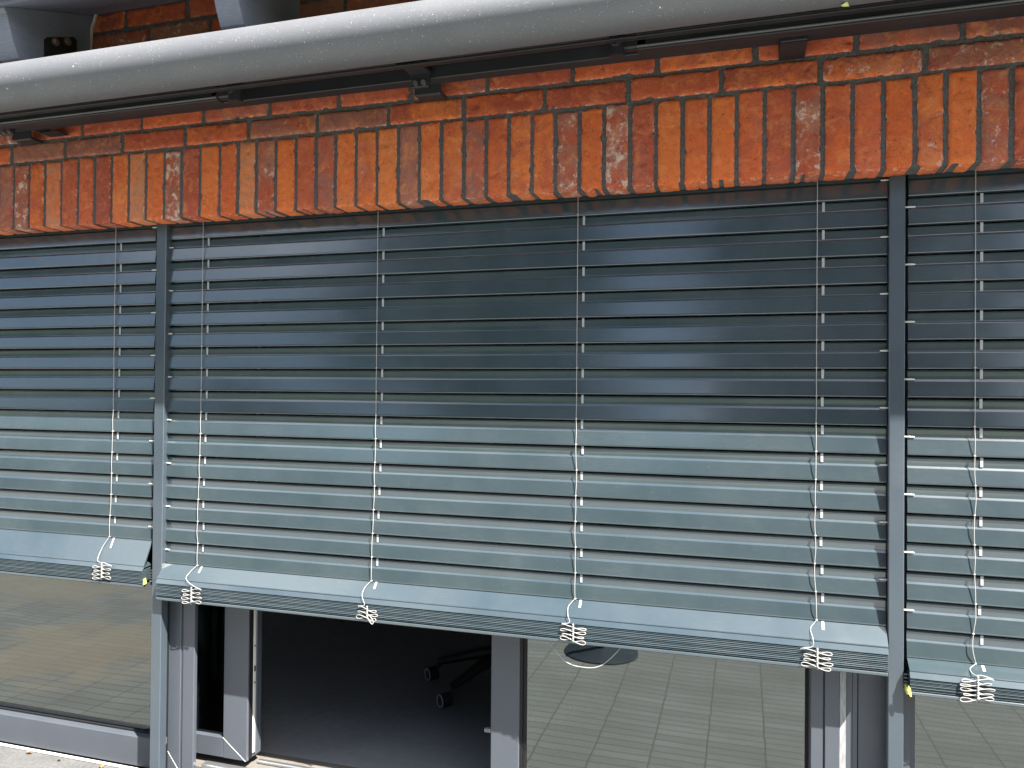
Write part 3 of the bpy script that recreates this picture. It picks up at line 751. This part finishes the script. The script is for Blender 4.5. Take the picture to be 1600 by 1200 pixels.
def tree(x, y, h, cr_, seed, label):
    o = empty('garden_tree', (x, y, 0), label, 'tree', 'trees across the terrace')
    rn = random.Random(seed)
    t = MB().tube([(x, y, 0), (x+.1, y, h*.25), (x-.05, y+.1, h*.55), (x, y, h*.85)], [.22, .17, .12, .05], 10)
    for k in range(7):
        a = k*2.4; zz = h*(.3+.07*k)
        t.tube([(x, y, zz), (x+math.cos(a)*cr_*.5, y+math.sin(a)*cr_*.5, zz+.9), (x+math.cos(a)*cr_*.8, y+math.sin(a)*cr_*.8, zz+1.3)], [.07, .04, .015], 6)
    t.build('trunk', M_bark, o, 50)
    c = MB(); n = 14000
    cl = [(rn.uniform(-.7, .7)*cr_, rn.uniform(-.7, .7)*cr_, h*(.28+.66*rn.random()), cr_*rn.uniform(.28, .5)) for _ in range(34)]
    for i in range(n):
        cx2, cy2, cz2, rr = rn.choice(cl)
        k = 1-.55*max(0, (cz2/h-.6))/.4
        v = Vector((rn.gauss(0, 1), rn.gauss(0, 1), rn.gauss(0, .8))).normalized()*rr*rn.random()**.4
        p = Vector((x+cx2*k, y+cy2*k, cz2))+v; s_ = rn.uniform(.05, .10)
        u = Vector((rn.gauss(0, 1), rn.gauss(0, 1), rn.gauss(0, 1))).normalized(); w = u.orthogonal().normalized()*s_; u = u*s_*1.6
        b0 = len(c.v); c.v += [tuple(p-u), tuple(p+w), tuple(p+u), tuple(p-w)]; c.f.append((b0, b0+1, b0+2, b0+3))
    c.build('crown', M_leafg, o)
tree(-5.6, -12, 10.6, 2.5, 3, 'tall dark tree mirrored as the dark column between the two bright patches')
tree(-4.6, -15.5, 10.5, 2.0, 11, 'tall dark tree standing just behind the mirrored column of leaves')
tree(-16.5, -19, 6.5, 3.0, 5, 'rounded lower tree mirrored at the far left of the slats')
tree(-1.6, -22, 5.0, 2.4, 9, 'small tree standing behind the house, nearest its left gable')
hb = MB(); rn = random.Random(4)
for i in range(34000):
    x = rn.uniform(-40, 26); hh = 6.0+1.6*noise.noise(Vector((x*.25, 0, 2)))
    p = Vector((x, -27+rn.uniform(-.8, .8), hh*rn.random()**.6)); s_ = rn.uniform(.12, .22)
    u = Vector((rn.gauss(0, 1), rn.gauss(0, 1), rn.gauss(0, 1))).normalized(); w = u.orthogonal().normalized()*s_; u = u*s_*1.5
    b0 = len(hb.v); hb.v += [tuple(p-u), tuple(p+w), tuple(p+u), tuple(p-w)]; hb.f.append((b0, b0+1, b0+2, b0+3))
hb.box(-40, 26, -27.3, -27, 0, 4.6)
ho = hb.build('hedge', M_leafg); ho['kind'] = 'stuff'; ho['label'] = 'hedge along the far side of the terrace'

# ------------------------------------------------------------------ light
sunv = Vector((1.42, -1.0, 2.38)).normalized()
el = math.asin(sunv.z); az = math.atan2(sunv.x, sunv.y)
w = bpy.data.worlds.new('World'); S.world = w; w.use_nodes = True
nt = w.node_tree; bg = nt.nodes['Background']
sky = nt.nodes.new('ShaderNodeTexSky'); sky.sky_type = 'NISHITA'; sky.sun_disc = False
sky.sun_elevation = el; sky.sun_rotation = az
sky.air_density = 1.0; sky.dust_density = 1.6; sky.ozone_density = 1.0
tcn = nt.nodes.new('ShaderNodeTexCoord'); nz = nt.nodes.new('ShaderNodeTexNoise'); nz.inputs['Scale'].default_value = 3.2; nz.inputs['Detail'].default_value = 7; nz.inputs['Roughness'].default_value = .58
nt.links.new(tcn.outputs['Generated'], nz.inputs['Vector'])
cr_ = nt.nodes.new('ShaderNodeMapRange'); cr_.inputs[1].default_value = .50; cr_.inputs[2].default_value = .66; cr_.inputs[3].default_value = 0; cr_.inputs[4].default_value = .8
nt.links.new(nz.outputs['Fac'], cr_.inputs[0])
mxw = nt.nodes.new('ShaderNodeMix'); mxw.data_type = 'RGBA'; nt.links.new(cr_.outputs[0], mxw.inputs[0]); nt.links.new(sky.outputs[0], mxw.inputs[6]); mxw.inputs[7].default_value = (12, 12.2, 12.6, 1)
nt.links.new(mxw.outputs[2], bg.inputs[0]); bg.inputs[1].default_value = .066
L = bpy.data.lights.new('Sun', 'SUN'); L.energy = 5.0; L.angle = math.radians(.55); L.color = (1, .955, .89)
lo = bpy.data.objects.new('Sun', L); COL.objects.link(lo); lo.rotation_euler = sunv.to_track_quat('Z', 'Y').to_euler(); lo.location = (6, -5, 10)

# ------------------------------------------------------------------ camera
yaw, pit, rol = (math.radians(a) for a in (16.8132, .5818, .50562))
cy, sy = math.cos(yaw), math.sin(yaw); cp, sp = math.cos(pit), math.sin(pit)
f = Vector((-sy*cp, cy*cp, sp)); r = Vector((cy, sy, 0)); u = r.cross(f)
r2 = r*math.cos(rol)+u*math.sin(rol); u2 = u*math.cos(rol)-r*math.sin(rol)
cam = bpy.data.cameras.new('Camera'); co = bpy.data.objects.new('Camera', cam); COL.objects.link(co)
co.matrix_world = Matrix(((r2.x, u2.x, -f.x, 0), (r2.y, u2.y, -f.y, -2.0455), (r2.z, u2.z, -f.z, 1.62), (0, 0, 0, 1)))
cam.sensor_width = 36; cam.lens = 36*1202/1600; cam.clip_start = .02; cam.clip_end = 2000
S.camera = co
S.view_settings.view_transform = 'Standard'; S.view_settings.look = 'None'
S.view_settings.exposure = 2.34; S.view_settings.gamma = 1
S.cycles.caustics_reflective = False; S.cycles.caustics_refractive = False; S.cycles.max_bounces = 8; S.cycles.transparent_max_bounces = 12
